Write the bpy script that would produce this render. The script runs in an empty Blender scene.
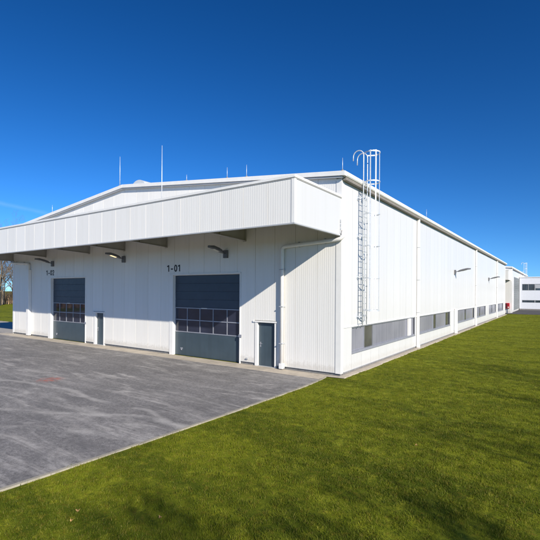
import bpy, math, random
from mathutils import Vector, Matrix
random.seed(7)
scene = bpy.context.scene
COL = scene.collection
PI = math.pi

# ------------------------------------------------------------------ helpers
class MB:
    def __init__(s): s.v = []; s.f = []
    def quad(s, a, b, c, d):
        n = len(s.v); s.v += [tuple(a), tuple(b), tuple(c), tuple(d)]; s.f.append((n, n+1, n+2, n+3)); return s
    def poly(s, pts):
        n = len(s.v); s.v += [tuple(p) for p in pts]; s.f.append(tuple(range(n, n+len(pts)))); return s
    def box(s, x0, x1, y0, y1, z0, z1):
        x0, x1 = sorted((x0, x1)); y0, y1 = sorted((y0, y1)); z0, z1 = sorted((z0, z1))
        n = len(s.v)
        s.v += [(x0,y0,z0),(x1,y0,z0),(x1,y1,z0),(x0,y1,z0),(x0,y0,z1),(x1,y0,z1),(x1,y1,z1),(x0,y1,z1)]
        for f in ((0,3,2,1),(4,5,6,7),(0,1,5,4),(1,2,6,5),(2,3,7,6),(3,0,4,7)): s.f.append(tuple(n+i for i in f))
        return s
    def prism(s, pts, vec):
        """closed outline pts extruded along vec"""
        n = len(s.v); k = len(pts); vec = Vector(vec)
        s.v += [tuple(p) for p in pts] + [tuple(Vector(p)+vec) for p in pts]
        s.f.append(tuple(range(n, n+k))[::-1]); s.f.append(tuple(range(n+k, n+2*k)))
        for i in range(k):
            j = (i+1) % k; s.f.append((n+i, n+j, n+k+j, n+k+i))
        return s
    def tube(s, pts, r, sides=8, cap=True):
        pts = [Vector(p) for p in pts]
        rs = r if isinstance(r, (list, tuple)) else [r]*len(pts)
        rings = []; prev = None
        for i, p in enumerate(pts):
            if i == 0: d = pts[1]-pts[0]
            elif i == len(pts)-1: d = pts[-1]-pts[-2]
            else: d = (pts[i+1]-p).normalized()+(p-pts[i-1]).normalized()
            d.normalize()
            if prev is None:
                u = d.orthogonal().normalized()
            else:
                u = prev - d*prev.dot(d)
                u = u.normalized() if u.length > 1e-6 else d.orthogonal().normalized()
            prev = u; w = d.cross(u)
            n = len(s.v)
            for k in range(sides):
                a = 2*PI*k/sides + PI/sides
                s.v.append(tuple(p+(u*math.cos(a)+w*math.sin(a))*rs[i]))
            rings.append(n)
        for a, b in zip(rings, rings[1:]):
            for k in range(sides):
                j = (k+1) % sides; s.f.append((a+k, a+j, b+j, b+k))
        if cap:
            s.f.append(tuple(rings[0]+k for k in range(sides))[::-1]); s.f.append(tuple(rings[-1]+k for k in range(sides)))
        return s
    def build(s, name, mat, parent=None, smooth=False, bevel=0, label=None):
        me = bpy.data.meshes.new(name); me.from_pydata(s.v, [], s.f); me.update()
        if mat: me.materials.append(mat)
        if smooth:
            me.polygons.foreach_set('use_smooth', [True]*len(me.polygons))
        o = bpy.data.objects.new(name, me); COL.objects.link(o)
        if bevel:
            m = o.modifiers.new('bevel', 'BEVEL'); m.width = bevel; m.segments = 2; m.limit_method = 'ANGLE'
        if parent is not None: attach(o, parent)
        if label: o['label'] = label
        return o

def attach(o, parent):
    o.parent = parent
    if parent.type == 'EMPTY':
        o.matrix_parent_inverse = Matrix.Translation(-parent.location)

def empty(name, label, cat, loc=(0,0,0), group=None):
    o = bpy.data.objects.new(name, None); COL.objects.link(o); o.location = loc
    o.empty_display_size = .3
    tag(o, label, cat, group); return o
def tag(o, label=None, cat=None, group=None, kind=None):
    if label: o['label'] = label
    if cat: o['category'] = cat
    if group: o['group'] = group
    if kind: o['kind'] = kind
    return o
def structure(o): o['kind'] = 'structure'; return o
def copy_tree(o, parent=None):
    c = o.copy(); COL.objects.link(c)
    if parent is not None: c.parent = parent
    for ch in list(o.children): copy_tree(ch, c)
    return c

# ------------------------------------------------------------------ materials
def new_mat(name):
    m = bpy.data.materials.new(name); m.use_nodes = True
    nt = m.node_tree; b = nt.nodes['Principled BSDF']; return m, nt, b
def nd(nt, typ, **kw):
    n = nt.nodes.new(typ)
    for k, v in kw.items():
        if k in n.inputs: n.inputs[k].default_value = v
        else: setattr(n, k, v)
    return n
def coords(nt, scale=(1,1,1), rot=(0,0,0), loc=(0,0,0)):
    g = nt.nodes.new('ShaderNodeNewGeometry'); mp = nt.nodes.new('ShaderNodeMapping')
    mp.inputs['Scale'].default_value = scale; mp.inputs['Rotation'].default_value = rot; mp.inputs['Location'].default_value = loc
    nt.links.new(g.outputs['Position'], mp.inputs['Vector']); return mp.outputs['Vector']
def noise(nt, vec, scale, detail=4, rough=.55, dist=0):
    n = nd(nt, 'ShaderNodeTexNoise', Scale=scale, Detail=detail, Roughness=rough, Distortion=dist)
    nt.links.new(vec, n.inputs['Vector']); return n.outputs['Fac']
def ramp(nt, fac, stops):
    r = nt.nodes.new('ShaderNodeValToRGB'); e = r.color_ramp.elements
    while len(e) < len(stops): e.new(.5)
    for el, (p, c) in zip(e, stops):
        el.position = p; el.color = (c[0], c[1], c[2], 1) if isinstance(c, (tuple, list)) else (c, c, c, 1)
    nt.links.new(fac, r.inputs['Fac']); return r.outputs['Color']
def mix(nt, fac, a, b, blend='MIX'):
    m = nt.nodes.new('ShaderNodeMix'); m.data_type = 'RGBA'; m.blend_type = blend
    for sock, v in ((m.inputs[0], fac), (m.inputs[6], a), (m.inputs[7], b)):
        if hasattr(v, 'links'): nt.links.new(v, sock)
        elif isinstance(v, (tuple, list)): sock.default_value = (v[0], v[1], v[2], 1)
        else: sock.default_value = v
    return m.outputs[2]
def math_n(nt, op, a, b=None):
    m = nt.nodes.new('ShaderNodeMath'); m.operation = op
    for s, v in zip(m.inputs, (a, b)):
        if v is None: continue
        if hasattr(v, 'links'): nt.links.new(v, s)
        else: s.default_value = v
    return m.outputs[0]
def bump(nt, b, h, strength, dist):
    n = nd(nt, 'ShaderNodeBump', Strength=strength, Distance=dist)
    nt.links.new(h, n.inputs['Height']); nt.links.new(n.outputs['Normal'], b.inputs['Normal'])

def painted(name, col, rough=.4, var=.06, metal=0, dirt=0.0, nscale=3, spec=.5):
    m, nt, b = new_mat(name)
    v = coords(nt)
    f = noise(nt, v, nscale, 5)
    lo = tuple(c*(1-var) for c in col); hi = tuple(min(1, c*(1+var)) for c in col)
    c = ramp(nt, f, [(.3, lo), (.7, hi)])
    if dirt:
        vs = coords(nt, (2.5, 2.5, .18))
        d = ramp(nt, noise(nt, vs, 1.6, 6, .65), [(.45, 0), (.8, dirt)])
        c = mix(nt, d, c, (col[0]*.62, col[1]*.6, col[2]*.55))
    nt.links.new(c, b.inputs['Base Color'])
    r = ramp(nt, noise(nt, v, nscale*2.3, 3), [(.3, rough*.8), (.7, min(1, rough*1.25))])
    nt.links.new(r, b.inputs['Roughness']); b.inputs['Metallic'].default_value = metal
    b.inputs['Specular IOR Level'].default_value = spec
    return m

def cladding(name, col, axis, rough=.36, wear=1.0):
    """coated sheet: small tone change from panel to panel, faint run-off streaks, slightly wavy skin"""
    m, nt, b = new_mat(name)
    g = nt.nodes.new('ShaderNodeNewGeometry'); sx = nt.nodes.new('ShaderNodeSeparateXYZ')
    nt.links.new(g.outputs['Position'], sx.inputs[0])
    idx = math_n(nt, 'FLOOR', math_n(nt, 'DIVIDE', sx.outputs[axis], 1.136))
    wn = nt.nodes.new('ShaderNodeTexWhiteNoise'); wn.noise_dimensions = '1D'; nt.links.new(idx, wn.inputs['W'])
    c = mix(nt, wn.outputs['Value'], tuple(x*(1-.035*wear) for x in col), tuple(min(1, x*(1+.02*wear)) for x in col))
    vs = coords(nt, (3, 3, .14))
    d = ramp(nt, noise(nt, vs, 1.5, 6, .65), [(.48, 0), (.85, .22*wear+.04)])
    c = mix(nt, d, c, (col[0]*.72, col[1]*.70, col[2]*.64))
    # splash dirt along the foot of the sheet
    low = ramp(nt, math_n(nt, 'ADD', math_n(nt, 'MULTIPLY', sx.outputs[2], 1.6), math_n(nt, 'MULTIPLY', noise(nt, coords(nt), 7, 5), -.9)), [(.0, .38*wear), (.32, 0)])
    c = mix(nt, low, c, (.42, .38, .32))
    nt.links.new(c, b.inputs['Base Color'])
    b.inputs['Roughness'].default_value = rough
    bump(nt, b, noise(nt, coords(nt, (1, 1, .5)), .9, 2), .12, .05)
    return m

M = {}
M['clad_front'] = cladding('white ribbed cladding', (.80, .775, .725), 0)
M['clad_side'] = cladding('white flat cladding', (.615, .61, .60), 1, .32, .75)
M['trim'] = painted('white trim', (.79, .77, .73), .38, .03, dirt=.12)
M['trim_grey'] = painted('light grey trim', (.42, .43, .44), .45, .05)
M['gap'] = painted('dark gap', (.03, .03, .03), .8)
M['plinth'] = painted('plinth concrete', (.22, .21, .20), .9, .2, nscale=6)
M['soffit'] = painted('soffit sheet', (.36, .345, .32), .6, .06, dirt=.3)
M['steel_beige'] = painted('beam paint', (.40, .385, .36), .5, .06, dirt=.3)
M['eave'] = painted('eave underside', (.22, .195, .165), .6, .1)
M['roof'] = painted('roof membrane', (.6, .6, .6), .6, .1)
M['anthracite'] = painted('anthracite door', (.052, .076, .094), .36, .10, dirt=.45, nscale=1.3)
M['anthracite_shaded'] = painted('shaded door section', (.045, .062, .085), .4, .08)  # darker copy for the upper sections, canopy shade put into the colour
M['alu'] = painted('aluminium', (.36, .37, .41), .38, .08, metal=.4)
M['galv'] = painted('galvanised steel', (.66, .68, .70), .45, .12, metal=.35, nscale=12)
M['lamp_body'] = painted('lamp housing', (.13, .13, .14), .45, .1)
M['black_text'] = painted('black vinyl', (.02, .022, .025), .5)
M['red'] = painted('red paint', (.45, .02, .03), .4, .1)
M['maroon'] = painted('dark red paint', (.12, .015, .02), .4, .1)
M['sticker'] = painted('paper label', (.7, .68, .6), .6)
M['grey_clad'] = painted('grey cladding', (.17, .185, .185), .5, .06)
M['leaf'] = painted('dry leaf', (.34, .20, .07), .8, .3, nscale=30)
M['skylight'] = painted('skylight acrylic', (.55, .58, .6), .25, .05)

def glass_dark(name, col, rough):
    m, nt, b = new_mat(name)
    c = ramp(nt, noise(nt, coords(nt), .9, 3), [(.3, tuple(x*.7 for x in col)), (.7, tuple(x*1.3 for x in col))])
    nt.links.new(c, b.inputs['Base Color']); b.inputs['Roughness'].default_value = rough
    b.inputs['IOR'].default_value = 1.5; b.inputs['Specular IOR Level'].default_value = .7
    bump(nt, b, noise(nt, coords(nt), 1.1, 1), .05, .02)
    return m
M['glass_door'] = glass_dark('door glazing', (.022, .026, .045), .04)
M['glass_clear'] = glass_dark('clear window glass', (.085, .085, .08), .04)
M['glass_office'] = glass_dark('office glazing', (.03, .045, .06), .05)
def polycarb():
    m, nt, b = new_mat('translucent polycarbonate')
    s = noise(nt, coords(nt, (9, 9, .05)), 2.2, 3)
    c = ramp(nt, s, [(.3, (.16, .165, .20)), (.7, (.25, .25, .29))])
    c = mix(nt, ramp(nt, noise(nt, coords(nt), .5, 3), [(.35, 0), (.75, .6)]), c, (.31, .31, .345))
    nt.links.new(c, b.inputs['Base Color']); b.inputs['Roughness'].default_value = .22
    return m
M['poly'] = polycarb()

def asphalt():
    m, nt, b = new_mat('asphalt')
    v = coords(nt)
    fine = ramp(nt, noise(nt, v, 38, 6, .8), [(.3, (.088, .083, .078)), (.7, (.30, .28, .265))])
    big = ramp(nt, noise(nt, v, .35, 5, .6), [(.3, .78), (.7, 1.18)])
    c = mix(nt, 1.0, fine, big, 'MULTIPLY')
    patch = ramp(nt, noise(nt, v, 2.6, 6, .72), [(.46, 0), (.72, .34)])
    c = mix(nt, patch, c, (.33, .315, .305))
    mid = ramp(nt, noise(nt, coords(nt, (.8, 1.3, 1), (0, 0, -.2)), 9, 6, .8), [(.36, .66), (.62, 1.32)])
    c = mix(nt, 1.0, c, mid, 'MULTIPLY')
    # dusty sweeps left by turning lorries: stretched noise in three bearings
    breaks = noise(nt, v, 1.7, 5, .7)
    for rz, sc, lo, hi, amt, off in ((.05, (.20, 1.05, 1), .53, .70, .5, (3, 1, 0)), (-.38, (.16, .9, 1), .54, .70, .6, (7, 4, 0)), (-1.25, (.16, 1.0, 1), .54, .70, .5, (1, 9, 0))):
        s = noise(nt, coords(nt, sc, (0, 0, rz), off), 1.0, 7, .66, 1.6)
        f = math_n(nt, 'MULTIPLY', ramp(nt, s, [(lo, 0), (hi, amt)]), ramp(nt, breaks, [(.36, .1), (.56, 1.0)]))
        c = mix(nt, f, c, (.60, .56, .51))
    drk = ramp(nt, noise(nt, coords(nt, (.22, 1.1, 1), (0, 0, -.15), (4, 2, 0)), 1.3, 6, .7, 1.2), [(.50, 0), (.70, .38)])
    c = mix(nt, drk, c, (.085, .081, .080))
    # dark tyre arcs
    g = nt.nodes.new('ShaderNodeNewGeometry')
    for cx, cy, R, w, amt in ((-14, -31, 21.0, .16, .42), (-14, -31, 22.9, .16, .38), (-2, -26, 15.2, .14, .35), (-2, -26, 17.0, .14, .35), (-24, -22, 14.6, .2, .4), (6, -40, 33.4, .18, .35), (-6, -34, 25.0, .10, -.5), (-6, -34, 25.9, .08, -.45), (-18, -30, 19.5, .10, -.5), (-18, -30, 18.3, .09, -.4), (4, -30, 22.0, .09, -.5), (4, -30, 20.6, .10, -.45), (-30, -34, 30, .10, -.4)):
        sub = nt.nodes.new('ShaderNodeVectorMath'); sub.operation = 'DISTANCE'; sub.inputs[1].default_value = (cx, cy, 0)
        nt.links.new(g.outputs['Position'], sub.inputs[0])
        wob = math_n(nt, 'MULTIPLY', math_n(nt, 'SUBTRACT', noise(nt, v, .25, 2), .5), 1.6)
        d = math_n(nt, 'ABSOLUTE', math_n(nt, 'ADD', math_n(nt, 'SUBTRACT', sub.outputs['Value'], R), wob))
        f = ramp(nt, math_n(nt, 'DIVIDE', d, w*2), [(.25, abs(amt)), (1, 0)])
        f = math_n(nt, 'MULTIPLY', f, ramp(nt, noise(nt, v, .8, 4, .7), [(.4, 0), (.6, 1)]))
        c = mix(nt, f, c, (.10, .095, .094) if amt > 0 else (.50, .47, .43))
    # pale dust drifting off the concrete apron
    sx = nt.nodes.new('ShaderNodeSeparateXYZ'); nt.links.new(g.outputs['Position'], sx.inputs[0])
    yy = math_n(nt, 'ADD', math_n(nt, 'MULTIPLY', sx.outputs[1], -.42), math_n(nt, 'MULTIPLY', noise(nt, v, 2.2, 7, .75), 1.3))
    c = mix(nt, ramp(nt, yy, [(.45, .8), (1.0, 0)]), c, (.42, .385, .335))
    # rusty spray-paint spot
    dd = nt.nodes.new('ShaderNodeVectorMath'); dd.operation = 'DISTANCE'; dd.inputs[1].default_value = (-9.2, -7.5, 0)
    nt.links.new(g.outputs['Position'], dd.inputs[0])
    rf = math_n(nt, 'MULTIPLY', ramp(nt, dd.outputs['Value'], [(.15, 1), (.62, 0)]), ramp(nt, noise(nt, v, 4.5, 5, .7), [(.44, 0), (.55, .9)]))
    c = mix(nt, rf, c, (.42, .12, .08))
    nt.links.new(c, b.inputs['Base Color'])
    b.inputs['Roughness'].default_value = .82
    bump(nt, b, noise(nt, v, 90, 3, .7), .35, .012)
    return m
M['asphalt'] = asphalt()

def concrete(name, col):
    m, nt, b = new_mat(name); v = coords(nt)
    c = ramp(nt, noise(nt, v, 1.4, 8, .7), [(.25, tuple(x*.62 for x in col)), (.5, col), (.75, tuple(min(1, x*1.2) for x in col))])
    c = mix(nt, ramp(nt, noise(nt, v, 24, 4, .7), [(.55, 0), (.8, .45)]), c, tuple(x*.45 for x in col))
    nt.links.new(c, b.inputs['Base Color']); b.inputs['Roughness'].default_value = .9
    bump(nt, b, noise(nt, v, 30, 4), .4, .01); return m
M['road'] = painted('road tarmac', (.075, .072, .075), .9, .3, nscale=2, spec=.2)
M['apron'] = concrete('apron concrete', (.46, .40, .32))
M['kerb'] = concrete('kerb concrete', (.36, .325, .25))

def lawn_colour(nt, v, k=1.0):
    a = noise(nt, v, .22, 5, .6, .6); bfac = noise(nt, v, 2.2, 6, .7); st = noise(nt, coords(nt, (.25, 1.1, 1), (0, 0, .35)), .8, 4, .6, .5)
    c = ramp(nt, bfac, [(.28, (.048*k, .068*k, .004*k)), (.5, (.155*k, .186*k, .010*k)), (.74, (.32*k, .335*k, .026*k))])
    c = mix(nt, ramp(nt, a, [(.38, 0), (.62, .55)]), c, (.25*k, .275*k, .014*k))
    c = mix(nt, ramp(nt, st, [(.46, 0), (.64, .62)]), c, (.046*k, .075*k, .004*k))  # drawn-out dark bands: tree shade put into the grass colour, with uneven growth
    cl = noise(nt, v, 7.5, 5, .72, .4); c2 = noise(nt, coords(nt, loc=(9, 3, 0)), 5.5, 5, .7)
    c = mix(nt, ramp(nt, cl, [(.52, 0), (.70, .65)]), c, (.24*k, .17*k, .022*k))
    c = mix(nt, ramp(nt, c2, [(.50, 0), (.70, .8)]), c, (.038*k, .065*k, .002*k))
    c = mix(nt, ramp(nt, noise(nt, coords(nt, loc=(2, 7, 0)), 3.4, 5, .7), [(.54, 0), (.72, .7)]), c, (.38*k, .38*k, .03*k))
    return c
def lawn():
    m, nt, b = new_mat('lawn'); v = coords(nt)
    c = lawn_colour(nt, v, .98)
    c = mix(nt, ramp(nt, noise(nt, v, 16, 5, .75), [(.5, 0), (.72, .35)]), c, (.08, .10, .010))
    nt.links.new(c, b.inputs['Base Color']); b.inputs['Roughness'].default_value = .9
    b.inputs['Specular IOR Level'].default_value = .1
    bump(nt, b, noise(nt, v, 14, 6, .75), .9, .06); return m
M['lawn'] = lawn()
def blade():
    m, nt, b = new_mat('grass blade'); v = coords(nt)
    oi = nt.nodes.new('ShaderNodeObjectInfo')
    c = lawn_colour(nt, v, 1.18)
    g = nt.nodes.new('ShaderNodeNewGeometry')
    c = mix(nt, ramp(nt, g.outputs['Random Per Island'], [(.0, .0), (.84, .05), (.93, .6), (1, .7)]), c, (.36, .27, .07))
    c = mix(nt, ramp(nt, oi.outputs['Random'], [(0, 0), (1, .3)]), c, (.085, .135, .006))
    nt.links.new(c, b.inputs['Base Color']); b.inputs['Roughness'].default_value = .55
    b.inputs['Specular IOR Level'].default_value = .25
    tr = nt.nodes.new('ShaderNodeBsdfTranslucent'); nt.links.new(c, tr.inputs['Color'])
    mx = nt.nodes.new('ShaderNodeMixShader'); mx.inputs[0].default_value = .38
    out = [n for n in nt.nodes if n.type == 'OUTPUT_MATERIAL'][0]
    nt.links.new(b.outputs[0], mx.inputs[1]); nt.links.new(tr.outputs[0], mx.inputs[2]); nt.links.new(mx.outputs[0], out.inputs[0])
    return m
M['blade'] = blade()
M['bark'] = painted('bark', (.17, .135, .10), .9, .3, nscale=5)
M['twig'] = painted('twigs', (.17, .125, .085), .9, .35, nscale=.6)
M['brush'] = painted('dry brush', (.42, .28, .16), .9, .45, nscale=.5)

# ------------------------------------------------------------------ world, sun, camera
SUN = Vector((7.15, -3.82, 4.11)).normalized()
elev = math.asin(SUN.z); az = math.atan2(SUN.x, SUN.y)
w = bpy.data.worlds.new('World'); scene.world = w; w.use_nodes = True
nt = w.node_tree; bg = nt.nodes['Background']
sky = nt.nodes.new('ShaderNodeTexSky'); sky.sky_type = 'NISHITA'; sky.sun_disc = False
sky.sun_elevation = elev; sky.sun_rotation = az
sky.air_density = 1.0; sky.dust_density = 0.1; sky.ozone_density = 4.0; sky.altitude = 0
# read the sky a little above the line of sight, so the yellow rim of the model stays below the horizon (clear, dry winter air)
tc = nt.nodes.new('ShaderNodeTexCoord'); sp = nt.nodes.new('ShaderNodeSeparateXYZ'); cb = nt.nodes.new('ShaderNodeCombineXYZ')
nt.links.new(tc.outputs['Generated'], sp.inputs[0]); nt.links.new(sp.outputs[0], cb.inputs[0]); nt.links.new(sp.outputs[1], cb.inputs[1])
nt.links.new(math_n(nt, 'ADD', math_n(nt, 'MULTIPLY', sp.outputs[2], 1.0), .095), cb.inputs[2])
nrm = nt.nodes.new('ShaderNodeVectorMath'); nrm.operation = 'NORMALIZE'; nt.links.new(cb.outputs[0], nrm.inputs[0]); nt.links.new(nrm.outputs[0], sky.inputs['Vector'])
s1 = nt.nodes.new('ShaderNodeVectorMath'); s1.operation = 'SCALE'; s1.inputs['Scale'].default_value = .085; nt.links.new(sky.outputs[0], s1.inputs[0])
gmn = nt.nodes.new('ShaderNodeGamma'); gmn.inputs['Gamma'].default_value = 1.6; nt.links.new(s1.outputs[0], gmn.inputs['Color'])
s2 = nt.nodes.new('ShaderNodeVectorMath'); s2.operation = 'SCALE'; s2.inputs['Scale'].default_value = 1.75/.085; nt.links.new(gmn.outputs[0], s2.inputs[0])
hs = nt.nodes.new('ShaderNodeHueSaturation'); hs.inputs['Saturation'].default_value = 1.105; hs.inputs['Value'].default_value = 1.12
nt.links.new(s2.outputs[0], hs.inputs['Color']); # a faint old contrail low in the west
def dotn(vec):
    d = nt.nodes.new('ShaderNodeVectorMath'); d.operation = 'DOT_PRODUCT'; d.inputs[1].default_value = vec; nt.links.new(tc.outputs['Generated'], d.inputs[0]); return d.outputs['Value']
wis = nd(nt, 'ShaderNodeTexNoise', Scale=40, Detail=5); nt.links.new(tc.outputs['Generated'], wis.inputs['Vector'])
band = ramp(nt, math_n(nt, 'ADD', math_n(nt, 'ABSOLUTE', dotn((-0.20900329, -0.0605208, -0.9760404))), math_n(nt, 'MULTIPLY', wis.outputs['Fac'], .004)), [(.001, .085), (.0065, 0)])
near = ramp(nt, dotn((-0.90852335, 0.38103324, 0.17146133)), [(.988, 0), (.9995, 1)])
sky_out = mix(nt, math_n(nt, 'MULTIPLY', band, near), hs.outputs[0], (8, 9.5, 11))
nt.links.new(sky_out, bg.inputs['Color'])
bg.inputs['Strength'].default_value = .085
sl = bpy.data.lights.new('sun', 'SUN'); sl.energy = 4.2; sl.angle = math.radians(.53); sl.color = (1, .935, .82)
so = bpy.data.objects.new('sun', sl); COL.objects.link(so); so.rotation_euler = (-SUN).to_track_quat('-Z', 'Y').to_euler(); so.location = (40, -20, 30)
cd = bpy.data.cameras.new('camera'); cam = bpy.data.objects.new('camera', cd); COL.objects.link(cam); scene.camera = cam
cd.sensor_width = 36; cd.lens = 417.5057/540*36; cd.shift_y = 21.877/540; cd.clip_end = 5000; cd.clip_start = .1
cam.matrix_world = Matrix.Translation((7.624, -16.2499, 3.5893)) @ Matrix.Rotation(.6071, 4, 'Z') @ Matrix.Rotation(PI/2, 4, 'X') @ Matrix.Rotation(.0066, 4, 'Z')
vs = scene.view_settings; vs.view_transform = 'Standard'; vs.look = 'None'; vs.exposure = .62; vs.gamma = 1; vs.use_curve_mapping = False

# ------------------------------------------------------------------ ground
structure(MB().quad((-1500,-1500,0),(1500,-1500,0),(1500,2500,0),(-1500,2500,0)).build('ground', M['lawn']))
def edge_x(y):          # lawn edge of the yard, very slightly bowed
    return -.36 - .0024*(y+3)**2 if y < -3 else -.36 - .03*(y+3)**2*.6
ys = [-60+i*1.0 for i in range(60)]
edge = [(max(-1.6, edge_x(y)) if y > -30 else -1.6, y) for y in ys] + [(-.52, -.4)]
yard = MB().poly([(x, y, .006) for x, y in edge] + [(-.9, 0, .006), (-29.6, 0, .006), (-29.6, 5.4, .006), (-62, 5.4, .006), (-62, -60, .006)])
structure(yard.build('asphalt_yard', M['asphalt']))
kb = MB()
for (xa, ya), (xb, yb) in zip(edge, edge[1:]):
    j = random.uniform(-.012, .012); hz = .032+random.uniform(-.008, .01)
    kb.prism([(xa+j, ya, 0), (xa+.085+j, ya, 0), (xa+.085+j, ya, hz), (xa+j, ya, hz)], (xb-xa+random.uniform(-.012, .012), yb-ya-.014, 0))
structure(kb.build('kerb', M['kerb']))
k2 = MB().box(-62, -29.6, 5.4, 5.55, 0, .05); structure(k2.build('kerb', M['kerb']))
# concrete apron: slabs with joints
ap = MB()
x = -30.6
while x < -.6:
    x2 = min(x+2.27, -.55); ap.box(x+.006, x2-.006, -.95+random.uniform(-.02,.02), 0 if x > -29.6 else 0, -.02, .014+random.uniform(0,.004)); x = x2
structure(ap.build('apron', M['apron']))
ap = MB(); y = -.25
while y < 64.5:
    y2 = min(y+2.2, 64.5); ap.box(.012, .30+random.uniform(-.03,.04), y+.006, y2-.006, -.02, .05+random.uniform(-.004,.006)); y = y2
ap.poly([(-.54,-.42,.03),(.34,-.30,.03),(.34,-.256,.03),(.0,-.256,.03),(-.0,-.02,.03),(-.54,-.02,.03)])
structure(ap.build('paved_edge', M['apron']))
road = MB().quad((-29, 66.9, .008), (220, 70.5, .008), (220, 92, .008), (-29, 92, .008))
structure(road.build('road', M['road']))

# ------------------------------------------------------------------ warehouse
W, L = 29.54, 64.48
ZE, ZR = 8.67, 10.2            # roof edge and ridge tops
def roof_z(X):                 # top of the roof at X
    return ZR - abs(X + W/2) * (ZR-ZE)/(W/2+.25)
PW = W/26
wh = empty('warehouse', 'long white clad industrial hall with two dark loading doors under a deep canopy', 'warehouse', (-W/2, L/2, 0))

def ribs(a, b, depth, rib=.1033):
    """(s, offset) profile of a ribbed sheet between a and b, joints at multiples of PW"""
    out = []
    k = math.floor(a/PW)
    while k*PW < b:
        s0 = k*PW
        out += [(s0, -.022), (s0+.012, -.022), (s0+.016, 0)]
        for j in range(11):
            t = s0 + j*PW/11
            if j: out += [(t-.018, 0), (t-.010, -depth), (t+.010, -depth), (t+.018, 0)]
        out += [(s0+PW-.004, 0)]
        k += 1
    res = [(a, None)] + [q for q in out if a < q[0] < b] + [(b, None)]
    r2 = []
    for i, (s, o) in enumerate(res):
        if o is None: o = (res[1][1] if i == 0 and len(res) > 2 else res[-2][1]) if len(res) > 2 else 0
        r2.append((s, o))
    return r2
def sheet_x(mb, x0, x1, z0, z1, Y, depth=.0022):     # faces -Y
    pr = ribs(x0, x1, depth); top = z1 if callable(z1) else (lambda x: z1)
    for (a, oa), (b, ob) in zip(pr, pr[1:]):
        mb.quad((a, Y-oa, z0), (b, Y-ob, z0), (b, Y-ob, top(b)), (a, Y-oa, top(a)))
def sheet_y(mb, y0, y1, z0, z1, X, depth=.0025):    # faces +X
    pr = ribs(y0, y1, depth)
    for (a, oa), (b, ob) in zip(pr, pr[1:]):
        mb.quad((X+oa, a, z0), (X+ob, b, z0), (X+ob, b, z1), (X+oa, a, z1))

gt = lambda x: roof_z(x) - .24
D1 = (-10.6, -5.42, 4.56); D2 = (-23.88, -18.98, 4.56); P1 = (-4.56, -3.26, 2.22); P2 = (-18.04, -16.80, 2.22)
fw = MB()
cuts = sorted([D1, D2, P1, P2])
x = -W+.22
for c in cuts:
    sheet_x(fw, x, c[0], .15, gt, 0); sheet_x(fw, c[0], c[1], c[2], gt, 0); x = c[1]
sheet_x(fw, x, -.24, .15, gt, 0)
fw.build('front_wall', M['clad_front'], wh)
# inner backing so the hall is closed
bk = MB()
bk.poly([(-W+.03,.26,0),(-.03,.26,0),(-.03,.26,ZE-.3),(-W/2,.26,ZR-.3),(-W+.03,.26,ZE-.3)])
bk.build('inner_wall', M['gap'], wh)
pl = MB()
x = -W+.03
for c in cuts:
    pl.box(x, c[0], .05, .1, 0, .19); x = c[1]
pl.box(x, -.03, .05, .1, 0, .19); pl.box(-.05, -.04, .1, L-.1, 0, .19); pl.build('plinth', M['plinth'], wh)
dr = MB(); x = -W+.2
for c in cuts:
    dr.box(x, c[0]-.002, -.012, .04, .135, .15); x = c[1]+.002
dr.box(x, -.25, -.012, .04, .135, .15); dr.box(.005, .03, .3, L-.3, .14, .16)
dr.build('drip_rail', M['trim_grey'], wh)
# corner trims
MB().prism([(-.24,-.014,.12),(.016,-.014,.12),(.016,.24,.12),(-.004,.24,.12),(-.004,.004,.12),(-.24,.004,.12)], (0,0,8.3)).build('corner_trim', M['trim'], wh, bevel=.004)
MB().box(-.262, -.245, -.006, .02, .14, 8.35).build('corner_trim', M['trim_grey'], wh)
MB().prism([(-W+.22,-.014,.12),(-W-.016,-.014,.12),(-W-.016,.24,.12),(-W,.24,.12),(-W,.004,.12),(-W+.22,.004,.12)], (0,0,8.2)).build('corner_trim', M['trim'], wh)
MB().box(-.2, .016, L-.2, L+.014, .12, 8.4).build('corner_trim', M['trim'], wh)
# side wall with the low window band
ZB, ZT = .88, 2.05
bands = [(1.15, 11.05), (11.75, 21.4), (24.1, 33.6), (34.6, 41.9), (45.0, 52.1), (53.3, 61.4)]
sw = MB(); y = .24
sheet_y(sw, .24, L-.2, .15, ZB, 0); sheet_y(sw, .24, L-.2, ZT, 8.45, 0)
for a, b in bands:
    sheet_y(sw, y, a, ZB, ZT, 0); y = b
sheet_y(sw, y, L-.2, ZB, ZT, 0)
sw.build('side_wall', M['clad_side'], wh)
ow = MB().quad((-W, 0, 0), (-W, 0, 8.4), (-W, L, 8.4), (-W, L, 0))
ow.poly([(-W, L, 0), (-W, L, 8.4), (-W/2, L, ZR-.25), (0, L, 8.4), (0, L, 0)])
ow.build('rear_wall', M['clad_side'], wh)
MB().box(-.30, -.29, .3, L-.3, .3, 2.4).build('inner_wall', M['gap'], wh)
# horizontal seam flashing at sill and head
MB().box(-.004, .03, .25, L-.2, ZT, ZT+.05).build('head_flashing', M['trim'], wh)

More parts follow.
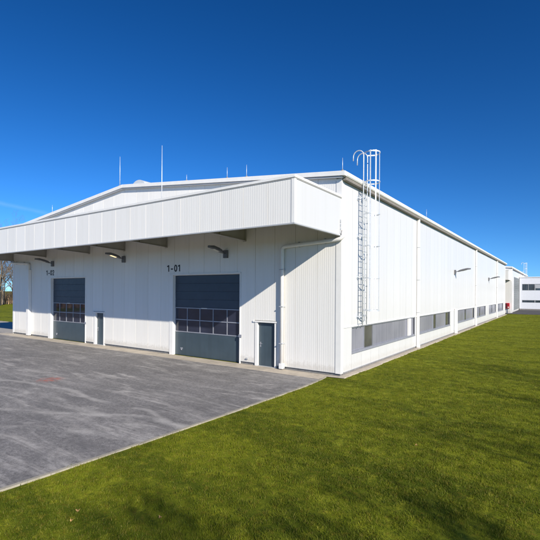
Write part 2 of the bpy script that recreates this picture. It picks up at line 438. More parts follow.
# side windows
for a, b in bands:
    fr = MB(); d0, d1 = -.13, -.02
    fr.box(d0, d1, a, b, ZB, ZB+.07); fr.box(d0, d1, a, b, ZT-.06, ZT-.002); fr.box(d0, d1, a, a+.06, ZB+.07, ZT-.06); fr.box(d0, d1, b-.06, b, ZB+.07, ZT-.06)
    win = fr.build('window', M['alu'], wh)
    MB().box(-.02, .045, a-.01, b+.01, ZB-.035, ZB-.004).build('sill', M['alu'], win)
    n = b-a
    if a < 2: segs = [(a+.06, 2.68, 'poly'), (2.74, 3.84, 'glass_clear'), (3.90, 9.52, 'poly'), (9.62, 10.12, 'sash'), (10.2, b-.06, 'poly')]
    elif a < 12: segs = [(a+.06, 15.95, 'poly'), (16.0, 16.9, 'glass_clear'), (16.96, 19.9, 'poly'), (19.96, b-.06, 'glass_clear')]
    elif a < 30: segs = [(a+.06, a+4.1, 'poly'), (a+4.16, a+5.1, 'glass_clear'), (a+5.16, b-1.2, 'poly'), (b-1.14, b-.06, 'glass_clear')]
    else: segs = [(a+.06, a+2.6, 'poly'), (a+2.66, a+3.6, 'glass_clear'), (a+3.66, b-.06, 'poly')]
    for s0, s1, k in segs:
        if k == 'sash':
            MB().box(-.11, .02, s0, s1, ZB+.07, ZT-.06).build('tilted_sash', M['trim'], win, bevel=.006); continue
        MB().box(-.10, -.085, s0, s1, ZB+.07, ZT-.06).build('pane', M[k], win)
        MB().box(-.125, -.05, s1, s1+.055, ZB+.07, ZT-.06).build('mullion', M['alu'], win)

# downpipes on the side wall
for (y, z0, z1, hood) in ((11.4, .04, 8.35, 1), (34.1, .04, 8.35, 1), (52.7, .04, 8.35, 1)):
    dp = MB(); dp.box(.02, .17, y-.09, y+.09, .22, z1); dp.box(.02, .21, y-.115, y+.115, .05, .24)
    o = dp.build('downpipe', M['trim'], wh, bevel=.02)
    for z in (2.3, 4.4, 6.5): MB().box(.018, .178, y-.10, y+.10, z, z+.04).build('clip', M['trim_grey'], o)
dp = MB(); dp.box(.02, .24, 23.12, 23.40, .05, 2.22); dp.build('short_downpipe', M['trim'], wh, bevel=.02)
MB().box(.0, .045, 22.95, 23.11, .3, 2.1).build('pipe_dark_side', M['trim_grey'], wh)  # thin grey strip drawn as the dark left side of the short pipe

# roof: two slabs, verge trims, eave gutters
def slope(mb, y0, y1, top, bot, x_out=.25):
    for s in (1, -1):
        xe = x_out if s == 1 else -W-x_out
        if s == 1: pts = [(-W/2, y0, ZR+top), (xe, y0, ZE+top), (xe, y0, ZE+bot), (-W/2, y0, ZR+bot)]
        else: pts = [(xe, y0, ZE+top), (-W/2, y0, ZR+top), (-W/2, y0, ZR+bot), (xe, y0, ZE+bot)]
        mb.prism(pts, (0, y1-y0, 0))
rf = MB(); slope(rf, -.02, L+.1, -.02, -.22, .02); roof = rf.build('roof', M['roof'], wh)
vg = MB(); slope(vg, -.22, -.025, .0, -.20); vg.build('verge_trim', M['trim'], roof, bevel=.012)
vg = MB(); slope(vg, -.17, -.03, -.205, -.26, .1); vg.build('verge_underside', M['trim_grey'], roof)
gu = MB().prism([(.03,-.02,ZE-.20),(.22,-.02,ZE-.20),(.26,-.02,ZE-.15),(.26,-.02,ZE-.005),(.03,-.02,ZE-.005)], (0, L+.2, 0))
gu.build('gutter', M['trim'], roof, bevel=.008)
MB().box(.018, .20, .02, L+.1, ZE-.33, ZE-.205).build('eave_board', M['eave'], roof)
# barrel skylight on the ridge
sk = MB(); pts = [(-W/2+.75*math.cos(a), 1.0, ZR-.06+.62*math.sin(a)) for a in [PI*i/12 for i in range(13)]]
sk.prism(pts, (0, 20, 0)); sk.build('ridge_skylight', M['skylight'], roof, smooth=False)

# door numbers
GLYPH = {   # strokes in a 0..1 wide, 0..1.5 high cell
    '1': [[(.08, 1.16), (.40, 1.30), (.50, 1.43)], [(.58, 0), (.58, 1.5)]],
    '-': [[(.12, .58), (.78, .58)]],
    '0': [[(.5+.36*math.cos(2*PI*i/24), .75+.67*math.sin(2*PI*i/24)) for i in range(25)]],
    '2': [[(.12, 1.08), (.18, 1.28), (.36, 1.41), (.60, 1.41), (.80, 1.28), (.85, 1.08), (.76, .84), (.45, .46), (.14, .09), (.90, .09)]]}
def door_number(body, x0, x1, z0, Y, parent, h):
    mb = MB(); cw = (x1-x0)/len(body); k = h/1.5; t = .14; ix = 0
    for ch in body:
        for st in GLYPH[ch]:
            P_ = [Vector((x0+ix*cw+px*cw*.86, 0, z0+pz*k)) for px, pz in st]
            L_, R_ = [], []
            for i, p in enumerate(P_):
                a = P_[i-1] if i else (P_[-2] if (P_[0]-P_[-1]).length < 1e-4 else p); b = P_[i+1] if i < len(P_)-1 else (P_[1] if (P_[0]-P_[-1]).length < 1e-4 else p)
                d = (b-a).normalized(); n_ = Vector((-d.z, 0, d.x))*t*k
                L_.append(p+n_); R_.append(p-n_)
            for i in range(len(P_)-1):
                f = [R_[i], R_[i+1], L_[i+1], L_[i]]
                mb.prism([(v.x, Y, v.z) for v in f], (0, -.008-.0006*(st is GLYPH[ch][-1]), 0))
        ix += 1
    o = mb.build('door_number', M['black_text'], parent, label='black door number '+body); return o
door_number('1-01', -10.84, -9.66, 4.70, -.004, wh, .37)
door_number('1-02', -24.24, -23.06, 4.72, -.004, wh, .37)

# loading doors
def loading_door(x0, x1, tr, lab):
    """x0, x1 clear opening; tr wide trim on the left jamb"""
    R = .17
    fr = MB()
    fr.box(x0-tr, x0, -.03, .03, .0, 4.50); fr.box(x0-.02, x0, .03, R+.06, .0, 4.47)
    fr.box(x1, x1+.07, -.025, .03, .0, 4.50); fr.box(x1, x1+.02, .03, R+.06, 0, 4.47)
    fr.box(x0-tr, x1+.07, -.028, .03, 4.501, 4.57); fr.box(x0, x1, .03, R+.06, 4.47, 4.50)
    door = MB()
    # lower section
    door.box(x0, x1, R, R+.05, .03, 1.30)
    d = door.build('loading_door', M['anthracite'], wh, label=lab)
    fr.build('door_frame', M['trim'], d, bevel=.006)
    up = MB(); z = 2.70
    while z < 4.46:
        z2 = min(z+.44, 4.468); up.box(x0, x1, R, R+.05, z+.012, z2-.004); z = z2
    up.box(x0, x1, R+.02, R+.045, 2.7, 4.46)
    up.build('upper_section', M['anthracite_shaded'], d, bevel=.006)
    g = MB(); cols = 5; t = .038; cw = (x1-x0)/cols
    for zz in (1.30, 1.97, 2.63): g.box(x0, x1, R-.012, R+.045, zz+.012, zz+.062)
    for i in range(cols+1):
        xx = min(max(x0+i*cw, x0+t/2), x1-t/2)
        for za, zb in ((1.362, 1.982), (2.032, 2.642)): g.box(xx-t/2, xx+t/2, R-.010, R+.045, za, zb)
    gr = g.build('window_grid', M['alu'], d)
    for i in range(cols):
        for za, zb in ((1.362, 1.982), (2.032, 2.642)):
            a = x0+i*cw + (t if i == 0 else t/2); b = x0+(i+1)*cw - (t if i == cols-1 else t/2)
            MB().box(a, b, R+.02, R+.03, za, zb).build('pane', M['glass_door'], d)
    MB().box(x1-.02, x1+.16, -.06, -.026, 1.32, 1.46).build('latch_box', M['alu'], d, bevel=.01)
    h = MB().box(x0+.45, x0+.62, R-.03, R-.001, .38, .44); h.box(x0+.5, x0+.57, R-.045, R-.001, .30, .38); h.build('handle', M['alu'], d, bevel=.006)
    MB().box(x0, x1, R-.01, R+.05, .015, .03).build('rubber_seal', M['gap'], d)
    MB().box(x0+cw*2.12, x0+cw*2.55, R-.014, R-.0125, 2.655, 2.70).build('sticker', M['sticker'], d)
loading_door(-10.32, -5.50, .27, 'anthracite sectional loading door beneath the number 1-01')
loading_door(-23.52, -19.04, .36, 'anthracite sectional loading door beneath the number 1-02')

def man_door(x0, x1, tl, tr, lab):
    R = .11
    lf = MB().box(x0, x1, R, R+.05, .03, 2.10)
    d = lf.build('side_door', M['anthracite'], wh, bevel=.004, label=lab)
    f = MB(); f.box(x0-tl, x0, -.025, R+.08, 0, 2.12); f.box(x1, x1+tr, -.025, R+.08, 0, 2.12); f.box(x0-tl-.12, x1+tr+.02, -.05, R+.08, 2.121, 2.20)
    f.build('door_frame', M['trim'], d, bevel=.005)
    h = MB(); h.box(x0+.09, x0+.14, R-.012, R-.001, .93, 1.17); h.tube([(x0+.115, R-.01, 1.09), (x0+.115, R-.06, 1.09), (x0+.25, R-.06, 1.09)], .011, 8)
    h.build('handle', M['alu'], d)
    MB().box(x0, x1, -.02, R+.04, .012, .03).build('threshold', M['trim_grey'], d)
man_door(-4.38, -3.38, .15, .10, 'dark man door right of door 1-01')
man_door(-17.80, -16.92, .20, .10, 'dark man door between the loading doors')

# canopy
DC, ZCB, ZCT = 3.82, 5.97, 7.70
fa = MB(); sheet_x(fa, -W+.1, -.12, ZCB+.05, ZCT-.12, -DC, .0018)
canopy = fa.build('canopy', M['clad_front'], wh)
MB().box(-.12, .014, -DC-.014, -DC+.12, ZCB+.052, ZCT-.121).build('corner_post', M['trim'], canopy, bevel=.005)
MB().box(-.142, -.125, -DC-.005, -DC+.02, ZCB+.052, ZCT-.121).build('corner_post', M['trim_grey'], canopy)
e = MB().quad((0,-DC+.12,ZCB+.05),(0,-.02,ZCB+.05),(0,-.02,ZCT-.12),(0,-DC+.12,ZCT-.12))
e.build('end_panel', M['clad_side'], canopy); e = MB(); e.quad((-W,-DC,ZCB+.05),(-W,-DC,ZCT-.12),(-W,-.02,ZCT-.12),(-W,-.02,ZCB+.05)); e.quad((-W,-DC+.001,ZCB+.05),(-W+.1,-DC+.001,ZCB+.05),(-W+.1,-DC+.001,ZCT-.12),(-W,-DC+.001,ZCT-.12))
e.build('end_panel', M['clad_side'], canopy)
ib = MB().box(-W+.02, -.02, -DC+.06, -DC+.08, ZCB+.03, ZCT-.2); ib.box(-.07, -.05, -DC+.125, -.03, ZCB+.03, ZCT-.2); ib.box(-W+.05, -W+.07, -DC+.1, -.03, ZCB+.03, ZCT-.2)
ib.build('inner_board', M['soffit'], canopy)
cp = MB(); cp.box(-W-.03, .035, -DC-.035, -DC+.16, ZCT-.10, ZCT); cp.box(-.16, .035, -DC+.162, -.02, ZCT-.10, ZCT-.002); cp.box(-W-.03, -W+.16, -DC+.162, -.02, ZCT-.10, ZCT-.002)
cp.build('coping', M['trim'], canopy, bevel=.006)
cs = MB(); cs.box(-W-.01, .018, -DC-.018, -DC+.1, ZCT-.135, ZCT-.102); cs.box(-.1, .018, -DC+.102, -.02, ZCT-.135, ZCT-.102)
cs.build('coping_lip', M['steel_beige'], canopy)
be = MB(); be.box(-W-.02, .02, -DC-.02, -DC+.10, ZCB, ZCB+.05); be.box(-.10, .02, -DC+.102, -.02, ZCB, ZCB+.05); be.box(-W-.02, -W+.1, -DC+.102, -.02, ZCB, ZCB+.05)
be.build('bottom_edge', M['trim_grey'], canopy, bevel=.004)
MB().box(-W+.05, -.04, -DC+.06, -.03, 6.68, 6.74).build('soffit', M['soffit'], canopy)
MB().box(-W+.05, -.04, -DC+.06, -.03, 7.35, 7.45).build('canopy_roof', M['roof'], canopy)
for X in (-5.2, -10.9, -14.77, -18.6, -24.3):
    b = MB()
    b.prism([(X-.006,-.02,6.12),(X-.006,-DC+.1,6.27),(X-.006,-DC+.1,6.679),(X-.006,-.02,6.679)], (.012,0,0))
    b.prism([(X-.08,-.02,6.10),(X-.08,-DC+.1,6.25),(X-.08,-DC+.1,6.266),(X-.08,-.02,6.116)], (.16,0,0))
    b.box(X-.10, X+.10, -.032, -.014, 6.06, 6.678)
    b.box(X-.075, X+.075, -1.9, -1.89, 6.2, 6.67)
    b.build('beam', M['steel_beige'], canopy)
pu = MB()
for y in (-1.25, -2.5): pu.box(-W+.1, -.1, y-.04, y+.04, 6.62, 6.679)
pu.build('purlin', M['steel_beige'], canopy)
for z in (6.06, 6.22, 6.38, 6.54):
    MB().box(.0, .028, -.16, -.07, z, z+.11).build('overflow_slot', M['trim_grey'], canopy)

# canopy drain pipes
def drain(X, xe, s):
    p = MB(); r = .088
    zt = 5.66
    p.tube([(X,-.13,.05), (X,-.13,zt-.12), (X+s*.04,-.13,zt-.03), (X+s*.13,-.13,zt+.01), (xe-s*.1,-.13,zt+.16), (xe+s*.04,-.13,zt+.20), (xe+s*.12,-.09,zt+.30), (xe+s*.10,.02,zt+.55)], r, 12)
    o = p.build('drain_pipe', M['trim'], wh, smooth=True)
    q = MB()
    q.box(X-.10, X+.10, -.23, -.012, .05, .30)
    q.build('pipe_shoe', M['trim'], o, bevel=.02)
    for z in (1.2, 2.9, 4.6): MB().box(X-.10, X+.10, -.228, -.01, z, z+.035).build('pipe_clip', M['trim_grey'], o)
    for k in (.3, .75):
        xx = X+(xe-X)*k; MB().box(xx-.015, xx+.015, -.14, -.01, zt+.16*k-.10, zt+.16*k+.14).build('pipe_clip', M['trim_grey'], o)
drain(-2.90, 0.0, 1); drain(-26.65, -W, -1)
# boxed pilaster around the lower part of the pipes as on the photo
MB().box(-26.82, -26.48, -.24, -.012, .06, 5.2).build('pipe_casing', M['trim'], wh, bevel=.015)
# sockets and little wall boxes
MB().box(-5.05, -4.93, -.07, -.012, .28, .34).build('wall_socket', M['trim_grey'], wh)

# ------------------------------------------------------------------ wall lamps
def lamp_proto(label, group):
    t = empty('wall_lamp', label, 'lamp', (0,0,0), group)
    # local: wall plane at y=0, arm towards -Y
    MB().box(-.13, .13, -.12, 0, -.20, .20).build('bracket', M['lamp_body'], t, bevel=.01)
    MB().tube([(0,-.05,.0), (0,-.22,.06), (0,-.50,.14)], .03, 10).build('arm', M['lamp_body'], t, smooth=True)
    h = MB()
    pr = [(.06, -.30, .07), (.13, -.45, .10), (.17, -.70, .17), (.15, -1.05, .245), (.08, -1.30, .275)]
    ring = []
    for (hw, y, z) in pr:
        th = .10 if -1.25 < y < -.4 else .05
        n = len(h.v); h.v += [(-hw, y, z-.02), (-hw*.8, y, z+th), (hw*.8, y, z+th), (hw, y, z-.02), (hw*.7, y, z-.045), (-hw*.7, y, z-.045)]; ring.append(n)
    for a, b in zip(ring, ring[1:]):
        for k in range(6): h.f.append((a+k, a+(k+1) % 6, b+(k+1) % 6, b+k))
    h.f.append(tuple(ring[0]+k for k in range(6))); h.f.append(tuple(ring[-1]+k for k in range(6))[::-1])
    head = h.build('lamp_head', M['lamp_body'], t, bevel=.008)
    g = MB(); g.prism([(-.09,-.62,.09),(.09,-.62,.09),(.09,-.98,.18),(-.09,-.98,.18)], (0,.003,-.014))
    g.build('lens', M['sticker'], head)
    return t
lp = lamp_proto('dark wall lamp reaching out under the canopy above door 1-01', 'wall lamps under the canopy')
lp.location = (-6.39, 0, 5.5)
for X, lab in ((-14.77, 'dark wall lamp with a sun-glinting lens above the man door between the loading doors'), (-23.25, 'dark wall lamp farthest away under the canopy, above the number 1-02')):
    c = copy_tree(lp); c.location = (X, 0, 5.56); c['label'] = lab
    if X == -14.77: glint = c
for Y, lab in ((23.12, 'slim lamp on the long side wall between ladder and second full downpipe, the nearer one'), (44.3, 'slim lamp on the long side wall near its far end, the farther one')):
    c = copy_tree(lp); c.location = (0, Y, 5.42); c.rotation_euler = (0, 0, PI/2); c['label'] = lab; c['group'] = 'lamps on the side wall'
lm, lnt, lb = new_mat('lit lens'); lb.inputs['Emission Color'].default_value = (1, .72, .38, 1); lb.inputs['Emission Strength'].default_value = .9  # weak warm emission stands in for a sun glint on this lens
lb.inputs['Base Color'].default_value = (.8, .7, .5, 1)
for ch in glint.children:
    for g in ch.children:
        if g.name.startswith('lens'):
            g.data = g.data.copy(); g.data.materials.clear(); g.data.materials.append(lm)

# ------------------------------------------------------------------ caged ladder (local: wall plane x=0, centre y=0, ladder out to +X)
lad = empty('caged_ladder', 'galvanised ladder with safety cage climbing the side wall of the near hall', 'ladder', (0,0,0), 'caged roof ladders')
for s in (-1, 1):
    pts = [(.30, s*.23, 2.12), (.30, s*.23, 9.72)] + [(.30-.25*(1-math.cos(a)), s*.23, 9.80+.25*math.sin(a)) for a in [PI*i/10 for i in range(11)]] + [(-.20, s*.23, 9.62-.04*(s+1))]
    MB().tube(pts, .024, 8).build('stile', M['galv'], lad, smooth=True)
z = 2.30
while z < 8.75:
    MB().tube([(.30, -.23, z), (.30, .23, z)], .012, 8).build('rung', M['galv'], lad, smooth=True); z += .262
for z in (2.79, 4.24, 5.69, 7.13, 8.58, 9.90):
    pts = [(.30, -.23, z)] + [(.60+.37*math.sin(a)*1.0, -.37*math.cos(a), z) for a in [PI*i/12 for i in range(13)]] + [(.30, .23, z)]
    h = MB()
    prev = None
    for a, b in zip(pts, pts[1:]):
        a, b = Vector(a), Vector(b); d = (b-a).normalized(); nrm = Vector((-d.y, d.x, 0))*.004
        zz = Vector((0,0,.028))
        h.prism([a-nrm-zz, a+nrm-zz, a+nrm+zz, a-nrm+zz], b-a)
    h.build('cage_hoop', M['galv'], lad)
for a in (PI*.06, PI*.28, PI*.5, PI*.72, PI*.94):
    x, y = .60+.355*math.sin(a), -.355*math.cos(a)
    u = Vector((math.cos(a), math.sin(a), 0))*.026
    n_ = Vector((math.sin(a), -math.cos(a), 0))*.005
    c = Vector((x, y, 2.75))
    MB().prism([c-u-n_, c+u-n_, c+u+n_, c-u+n_], (0, 0, 7.2)).build('cage_bar', M['galv'], lad)
for z in (2.5, 4.3, 6.15, 7.9):
    for s in (-1, 1):
        b = MB(); b.box(.021, .30, s*.23-.012, s*.23+.012, z-.025, z+.025); b.box(0, .02, s*.23-.07, s*.23+.07, z-.09, z+.09)
        b.build('wall_bracket', M['galv'], lad)
lad.location = (0, 1.88, 0)

# ------------------------------------------------------------------ lightning rods
def rod(x, y, z0, z1, r, lab, group='lightning rods on the near hall'):
    t = empty('lightning_rod', lab, 'lightning rod', (x, y, z0), group)
    MB().tube([(x, y, z0+.02), (x, y, z0+(z1-z0)*.5), (x, y, z1)], [r, r*.85, r*.45], 8).build('rod', M['galv'], t, smooth=True)
    MB().tube([(x, y, z0), (x, y, z0+.06)], max(.05, r*3), 12).build('foot', M['plinth'], t)
rod(-15.14, -.1, roof_z(-15.14), 12.03, .020, 'tall lightning rod standing on the peak of the gable')
rod(-9.0, -2.0, 7.45, 10.98, .024, 'tallest lightning rod, rising from the canopy roof right of the gable peak')
rod(-23.24, -.1, roof_z(-23.24), 9.90, .016, 'short lightning rod on the descending far slope of the gable')
rod(-9.2, -.1, roof_z(-9.2), 9.98, .013, 'short lightning rod on the gable slope just right of the tallest rod')
rod(-6.29, -.1, roof_z(-6.29), 9.90, .013, 'short lightning rod on the gable slope, first of the close pair above the canopy')
rod(-5.04, -.1, roof_z(-5.04), 9.82, .013, 'short lightning rod on the gable slope, second of the close pair above the canopy')
rod(.08, -.1, roof_z(.08), 9.25, .013, 'short lightning rod at the roof corner beside the ladder')
rod(.1, 13.27, ZE, 9.30, .012, 'short lightning rod on the side eave beyond the ladder')

# ------------------------------------------------------------------ twin hall behind
h2 = empty('warehouse', 'white hall seen small behind the far end of the long near hall', 'warehouse', (-14.5, 95, 0))
Y0, Y1, X0 = 71.0, 116.0, .25
b = MB(); b.quad((-29.3, Y0, 0), (X0, Y0, 0), (X0, Y0, 8.2), (-29.3, Y0, 8.2)); b.poly([(-29.3, Y0, 8.2), (X0, Y0, 8.2), (-14.5, Y0, 9.8)])
b.build('front_wall', M['clad_front'], h2)
b = MB(); sheet_y(b, Y0, Y1, .15, 8.2, X0); b.quad((X0-.04,Y0,0),(X0-.04,Y1,0),(X0-.04,Y1,.2),(X0-.04,Y0,.2)); b.quad((-29.3,Y0,0),(-29.3,Y0,8.2),(-29.3,Y1,8.2),(-29.3,Y1,0)); b.poly([(-29.3,Y1,0),(-29.3,Y1,8.2),(-14.5,Y1,9.8),(X0,Y1,8.2),(X0,Y1,0)]); b.build('side_wall', M['clad_side'], h2)
b = MB(); b.prism([(X0+.25,Y0-.2,8.22),(X0+.25,Y0-.2,8.48),(-14.5,Y0-.2,10.05),(-29.6,Y0-.2,8.48),(-29.6,Y0-.2,8.22),(-14.5,Y0-.2,9.8)], (0,Y1-Y0+.4,0))
r2 = b.build('roof', M['trim'], h2)
MB().box(X0+.02, X0+.2, Y0, Y1, 8.06, 8.215).build('eave_board', M['eave'], r2)
b = MB(); b.box(-29.3, X0, Y0-3.8, Y0-3.7, 5.97, 7.6); b.box(X0-.1, X0-.003, Y0-3.699, Y0-.01, 5.97, 7.6); c2 = b.build('canopy', M['clad_front'], h2)
MB().box(-29.2, X0-.11, Y0-3.69, Y0-.01, 6.6, 6.7).build('soffit', M['soffit'], c2)
MB().box(-29.4, X0+.03, Y0-3.83, Y0-.02, 7.602, 7.72).build('coping', M['trim'], c2)
for X in (-1.6, -6.5, -12):
    MB().prism([(X-.05,Y0-.02,5.3),(X-.05,Y0-3.6,6.3),(X-.05,Y0-3.6,6.59),(X-.05,Y0-.02,6.59)], (.1,0,0)).build('beam', M['lamp_body'], c2)
MB().box(X0+.01, X0+.25, Y0+.02, Y0+.5, .05, 8.1).build('downpipe', M['trim'], h2)
b = MB()
for i in range(18): b.box(X0+.006, X0+.05, 77.6, 89.6, .35+i*.36, .35+i*.36+.33)
b.build('louvre_panel', M['grey_clad'], h2)
c = copy_tree(lad); c.location = (X0+.02, 99.5, .9); c['label'] = 'tiny looking caged ladder rising over the roof edge of the hall behind'
for nm in ('fire_box',):
    fb = empty('hose_cabinet', 'small red cabinet on the front wall of the hall behind', 'cabinet', (-.2, Y0-.2, 0))
    body = MB().box(-.50, .12, Y0-.35, Y0-.01, .85, 1.85).build('body', M['red'], fb, bevel=.03)
    MB().box(-.49, -.22, Y0-.37, Y0-.351, .95, 1.75).build('door', M['maroon'], fb)
    MB().box(-.16, .04, Y0-.37, Y0-.351, .95, 1.2).build('label_plate', M['sticker'], fb)
    MB().box(-.46, -.41, Y0-.22, Y0-.14, 0, .85).build('leg', M['trim_grey'], fb); MB().box(.03, .08, Y0-.22, Y0-.14, 0, .85).build('leg', M['trim_grey'], fb)

# ------------------------------------------------------------------ office block
of = empty('office_building', 'low flat roofed white office block with two dark window bands beside the hall behind', 'office', (25, 100, 0))
OX0, OX1, OY = .34, 52, 90.0
zs = [(0, 1.61), (2.18, 4.25), (5.67, 7.05)]
b = MB()
for z0, z1 in zs: b.quad((OX0,OY,z0),(OX1,OY,z0),(OX1,OY,z1),(OX0,OY,z1))
for z0, z1 in ((1.61, 2.18), (4.25, 5.67)):
    b.quad((OX0,OY,z0),(OX0+.45,OY,z0),(OX0+.45,OY,z1),(OX0,OY,z1)); b.quad((OX1-1,OY,z0),(OX1,OY,z0),(OX1,OY,z1),(OX1-1,OY,z1))
b.quad((OX1,OY,0),(OX1,OY+22,0),(OX1,OY+22,7.05),(OX1,OY,7.05)); b.quad((OX0,OY+22,0),(OX0,OY+22,7.05),(OX1,OY+22,7.05),(OX1,OY+22,0))
ow_m = painted('office render', (.72, .73, .76), .6, .03, dirt=.1)
b.build('wall', ow_m, of)
MB().box(OX0, OX1+.1, OY-.1, OY+22, 7.052, 7.22).build('roof', M['trim'], of)
for k, (z0, z1) in enumerate(((1.61, 2.18), (4.25, 5.67))):
    a = OX0+.45; i = 0
    while a < OX1-1.2:
        bb = min(a+2.4, OX1-1)
        f = MB(); f.box(a, a+.07, OY+.02, OY+.12, z0, z1); f.box(bb-.05, bb, OY+.02, OY+.12, z0, z1); f.box(a+.07, bb-.05, OY+.02, OY+.12, z0, z0+.06); f.box(a+.07, bb-.05, OY+.02, OY+.12, z1-.06, z1)
        if k: f.box((a+bb)/2-.03, (a+bb)/2+.03, OY+.02, OY+.12, z0+.06, z1-.06)
        wn = f.build('window', M['trim_grey'], of)
        MB().box(a+.07, bb-.05, OY+.09, OY+.10, z0+.06, z1-.06).build('pane', M['glass_office'], wn)
        if k and i % 3 == 1: MB().box(a+.1, a+1.0, OY+.075, OY+.085, z0+.5, z1-.07).build('blind', M['trim_grey'], wn)
        a = bb; i += 1
MB().box(OX0+.02, OX1, OY-.03, OY-.003, 0, .28).build('plinth', M['plinth'], of)

# ------------------------------------------------------------------ bare trees
def tree_mesh(seed, H, spread=.42, depth=5, nb=4):
    rnd = random.Random(seed); tr = MB(); cr = MB(); segs = [0]
    def branch(p, d, l, r, lev):
        n = 4 if lev < 2 else 3; pts = [p]; rs = [r]; q = p.copy(); dd = d.copy()
        for i in range(n):
            dd = (dd + Vector((rnd.uniform(-1,1), rnd.uniform(-1,1), rnd.uniform(-.4,.8)))*(.10+.03*lev)).normalized()
            q = q + dd*l/n; pts.append(q.copy()); rs.append(r*(1-.62*(i+1)/n))
        (tr if lev == 0 else cr).tube(pts, rs, 7 if lev == 0 else (5 if lev == 1 else 3), cap=False)
        if lev >= depth: return
        k = nb + (2 if lev == 0 else 0)+(1 if lev >= 3 else 0)
        for j in range(k):
            t = (.35 if lev == 0 else .2) + (1-.35 if lev == 0 else .8)*(j+rnd.random()*.8)/k
            i = min(int(t*n), n-1); base = pts[i].lerp(pts[i+1], min(1, t*n-i)); rb = rs[i]*.62
            a = rnd.uniform(0, 2*PI); u = dd.orthogonal().normalized(); w_ = dd.cross(u)
            side = u*math.cos(a)+w_*math.sin(a)
            ang = rnd.uniform(.45, .95)
            nd_ = (d*math.cos(ang)+side*math.sin(ang)); nd_.z += .15; nd_.normalize()
            branch(base, nd_, l*rnd.uniform(.48, .66), max(rb*.8, .009), lev+1)
    branch(Vector((0,0,-.1)), Vector((0,0,1)), H*.66, H*.017, 0)
    return tr, cr
TREES = []
def tree_proto(seed, H, depth, nb, label, group):
    tr, cr = tree_mesh(seed, H, depth=depth, nb=nb)
    t = empty('bare_tree', label, 'tree', (0,0,0), group)
    tr.build('trunk', M['bark'], t, smooth=True); cr.build('crown', M['twig'], t)
    return t
protos = [tree_proto(s, h, 5, 4, 'x', 'bare trees beyond the yard') for s, h in ((11, 19), (23, 17), (31, 20), (47, 15))]
spots = [(-106, 31), (-112, 36.5), (-103, 33.5), (-116, 43), (-109, 28), (-122, 40), (-99, 22), (-96, 12), (-91, 2), (-88, -8), (-82, -18), (-79, -27), (-74, -35), (-70, -44), (-63, -52), (-120, 52), (-127, 47), (-118, 31), (-104, 18), (-95, -3), (-88, -23), (-128, 60), (-80, -42), (-110, 33), (-100, 28)] + [(-108+random.uniform(-14, 14), 33+random.uniform(-9, 14)) for _ in range(16)]
words_ = ['thick bare tree', 'slim bare tree', 'tall bare tree', 'low bare tree']
for i, (x, y) in enumerate(spots):
    o = protos[i] if i < 4 else copy_tree(protos[random.randrange(4)])
    o.location = (x, y, 0); s = random.uniform(.62, .84); o.scale = (s, s, s*random.uniform(.9, 1.1)); o.rotation_euler = (0, 0, random.uniform(0, 6))
    o['group'] = 'bare trees beyond the yard'
    o['label'] = 'leafless winter tree in the thicket beyond the yard past the far end of the canopy'
# trees beside the lawn (outside the picture) whose shadows fall on it
pl_ = [tree_proto(s, 8.2, dp_, 4, 'x', 'young bare trees beside the lawn') for s, dp_ in ((5, 5), (9, 4))]
for i, (x, y) in enumerate(((19.2, -5.0), (18.9, -10.4), (18.3, -17.0), (20.2, -1.0), (22.5, 3.5), (25, 16), (27, 31))):
    o = pl_[i] if i < 2 else copy_tree(pl_[i % 2])
    o.location = (x, y, 0); o.rotation_euler = (0, 0, i*1.7); o.scale = (1, 1, 1)
    o['label'] = 'young leafless tree beside the lawn'; o['group'] = 'young bare trees beside the lawn'
# dry undergrowth band
ug = MB(); rnd = random.Random(3)
line = [(-140, 85), (-124, 52), (-112, 30), (-98, 8), (-86, -18), (-74, -38), (-58, -62)]
for (xa, ya), (xb, yb) in zip(line, line[1:]):
    for _ in range(2600 if -125 < xa < -85 else 1500):
        t = rnd.random(); x = xa+(xb-xa)*t+rnd.gauss(-2, 2.6); y = ya+(yb-ya)*t+rnd.gauss(0, 2.6); h = rnd.uniform(.7, 3.4)*(1 if rnd.random() < .8 else 1.6)
        lx, ly = rnd.uniform(-.5,.5)*h*.5, rnd.uniform(-.5,.5)*h*.5; wd = rnd.uniform(.03, .09)
        a = rnd.uniform(0, PI); ux, uy = math.cos(a)*wd, math.sin(a)*wd
        ug.poly([(x-ux, y-uy, 0), (x+ux, y+uy, 0), (x+lx, y+ly, h)])
        for k in range(3):
            zz = rnd.uniform(.3, .9); bx, by, bz = x+lx*zz, y+ly*zz, h*zz
            ug.poly([(bx-ux*.5, by-uy*.5, bz), (bx+ux*.5, by+uy*.5, bz), (bx+rnd.uniform(-.5,.5), by+rnd.uniform(-.5,.5), bz+rnd.uniform(.2,.8))])
tag(ug.build('undergrowth', M['brush']), 'dry brown brush under the bare trees beyond the yard', 'undergrowth', kind='stuff')

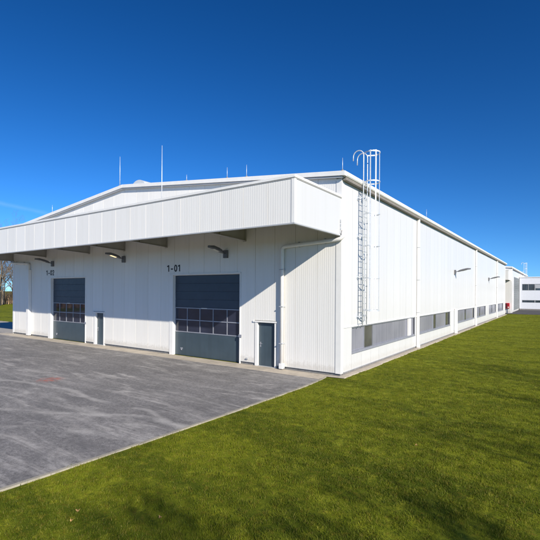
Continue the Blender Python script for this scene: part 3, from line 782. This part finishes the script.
# ------------------------------------------------------------------ grass blades
proto_col = bpy.data.collections.new('tufts')
for k in range(4):
    rnd = random.Random(100+k); g = MB()
    for i in range(60):
        r = .125*math.sqrt(rnd.random()); a = rnd.uniform(0, 2*PI); x, y = r*math.cos(a), r*math.sin(a)
        h = rnd.uniform(.016, .040); wd = rnd.uniform(.0016, .0030); t = rnd.uniform(0, 2*PI); ux, uy = math.cos(t)*wd, math.sin(t)*wd
        ln = rnd.uniform(.1, 1.0)*h; b = rnd.uniform(0, 2*PI); lx, ly = math.cos(b)*ln, math.sin(b)*ln
        n = len(g.v)
        g.v += [(x-ux, y-uy, -.003), (x+ux, y+uy, -.003), (x+ux*.8+lx*.35, y+uy*.8+ly*.35, h*.6), (x-ux*.8+lx*.35, y-uy*.8+ly*.35, h*.6), (x+lx, y+ly, h)]
        g.f += [(n, n+1, n+2, n+3), (n+3, n+2, n+4)]
    me = bpy.data.meshes.new('tuft'); me.from_pydata(g.v, [], g.f); me.materials.append(M['blade'])
    o = bpy.data.objects.new('tuft', me); proto_col.objects.link(o)
rnd = random.Random(5); P = []; SC = []
def scatter(x0, x1, y0, y1, dens, sc):
    for _ in range(int((x1-x0)*(y1-y0)*dens)):
        x, y = rnd.uniform(x0, x1), rnd.uniform(y0, y1)
        if x < (max(-1.6, edge_x(y))+.10 if y < -.4 else .34): continue
        if y > -.5 and x < .34: continue
        P.append((x, y, 0)); SC.append(sc*rnd.uniform(.65, 1.35))
scatter(-1.2, 9.5, -16.5, -4, 75, 1.0); scatter(-1.2, 10.5, -4, 4, 60, 1.08); scatter(9.5, 14, -16, -4, 30, 1.2)
scatter(.3, 11, 4, 16, 34, 1.3); scatter(.3, 11, 16, 36, 16, 1.6); scatter(.3, 12, 36, 66.7, 7, 2.0)
gm = bpy.data.meshes.new('grass'); gm.from_pydata(P, [], [])
at = gm.attributes.new('sc', 'FLOAT', 'POINT'); at.data.foreach_set('value', SC)
go = bpy.data.objects.new('grass', gm); COL.objects.link(go); tag(go, 'short mown grass of the lawn beside the hall', 'grass', kind='stuff')
ng = bpy.data.node_groups.new('scatter', 'GeometryNodeTree')
ng.interface.new_socket('Geometry', in_out='INPUT', socket_type='NodeSocketGeometry'); ng.interface.new_socket('Geometry', in_out='OUTPUT', socket_type='NodeSocketGeometry')
gi = ng.nodes.new('NodeGroupInput'); go_ = ng.nodes.new('NodeGroupOutput')
ci = ng.nodes.new('GeometryNodeCollectionInfo'); ci.inputs['Collection'].default_value = proto_col; ci.inputs['Separate Children'].default_value = True; ci.inputs['Reset Children'].default_value = True
ip = ng.nodes.new('GeometryNodeInstanceOnPoints'); ip.inputs['Pick Instance'].default_value = True
rv = ng.nodes.new('FunctionNodeRandomValue'); rv.data_type = 'FLOAT_VECTOR'; rv.inputs[0].default_value = (0, 0, 0); rv.inputs[1].default_value = (.12, .12, 6.28)
na = ng.nodes.new('GeometryNodeInputNamedAttribute'); na.data_type = 'FLOAT'; na.inputs['Name'].default_value = 'sc'
ng.links.new(gi.outputs[0], ip.inputs['Points']); ng.links.new(ci.outputs[0], ip.inputs['Instance']); ng.links.new(rv.outputs[0], ip.inputs['Rotation'])
ng.links.new(na.outputs[0], ip.inputs['Scale']); ng.links.new(ip.outputs[0], go_.inputs[0])
md = go.modifiers.new('scatter', 'NODES'); md.node_group = ng

# fallen leaves on the lawn
for i, (x, y, lab) in enumerate(((1.25, -12.47, 'curled brown leaf on the grass near the kerb, the larger one'), (1.45, -12.69, 'brown leaf on the grass just below the larger leaf'), (2.49, -11.84, 'flat brown leaf alone on the grass further from the kerb'), (4.9, -6.3, 'pale fallen leaf in the middle of the lawn'))):
    lf = MB(); s = .032 if i else .045; c0 = Vector((x, y, .045)); n = 10
    pts = []
    for k in range(n):
        a = 2*PI*k/n; r = s*(1 if k % 2 else .62); pts.append(c0+Vector((math.cos(a)*r, math.sin(a)*r*.8, .018*math.sin(2*a+i)+.012*(k % 2))))
    base = len(lf.v); lf.v.append(tuple(c0)); lf.v += [tuple(q) for q in pts]
    for k in range(n): lf.f.append((base, base+1+k, base+1+(k+1) % n))
    o = lf.build('fallen_leaf', M['leaf']); tag(o, lab, 'leaf', 'fallen leaves on the lawn')
    sm = o.modifiers.new('thick', 'SOLIDIFY'); sm.thickness = .002
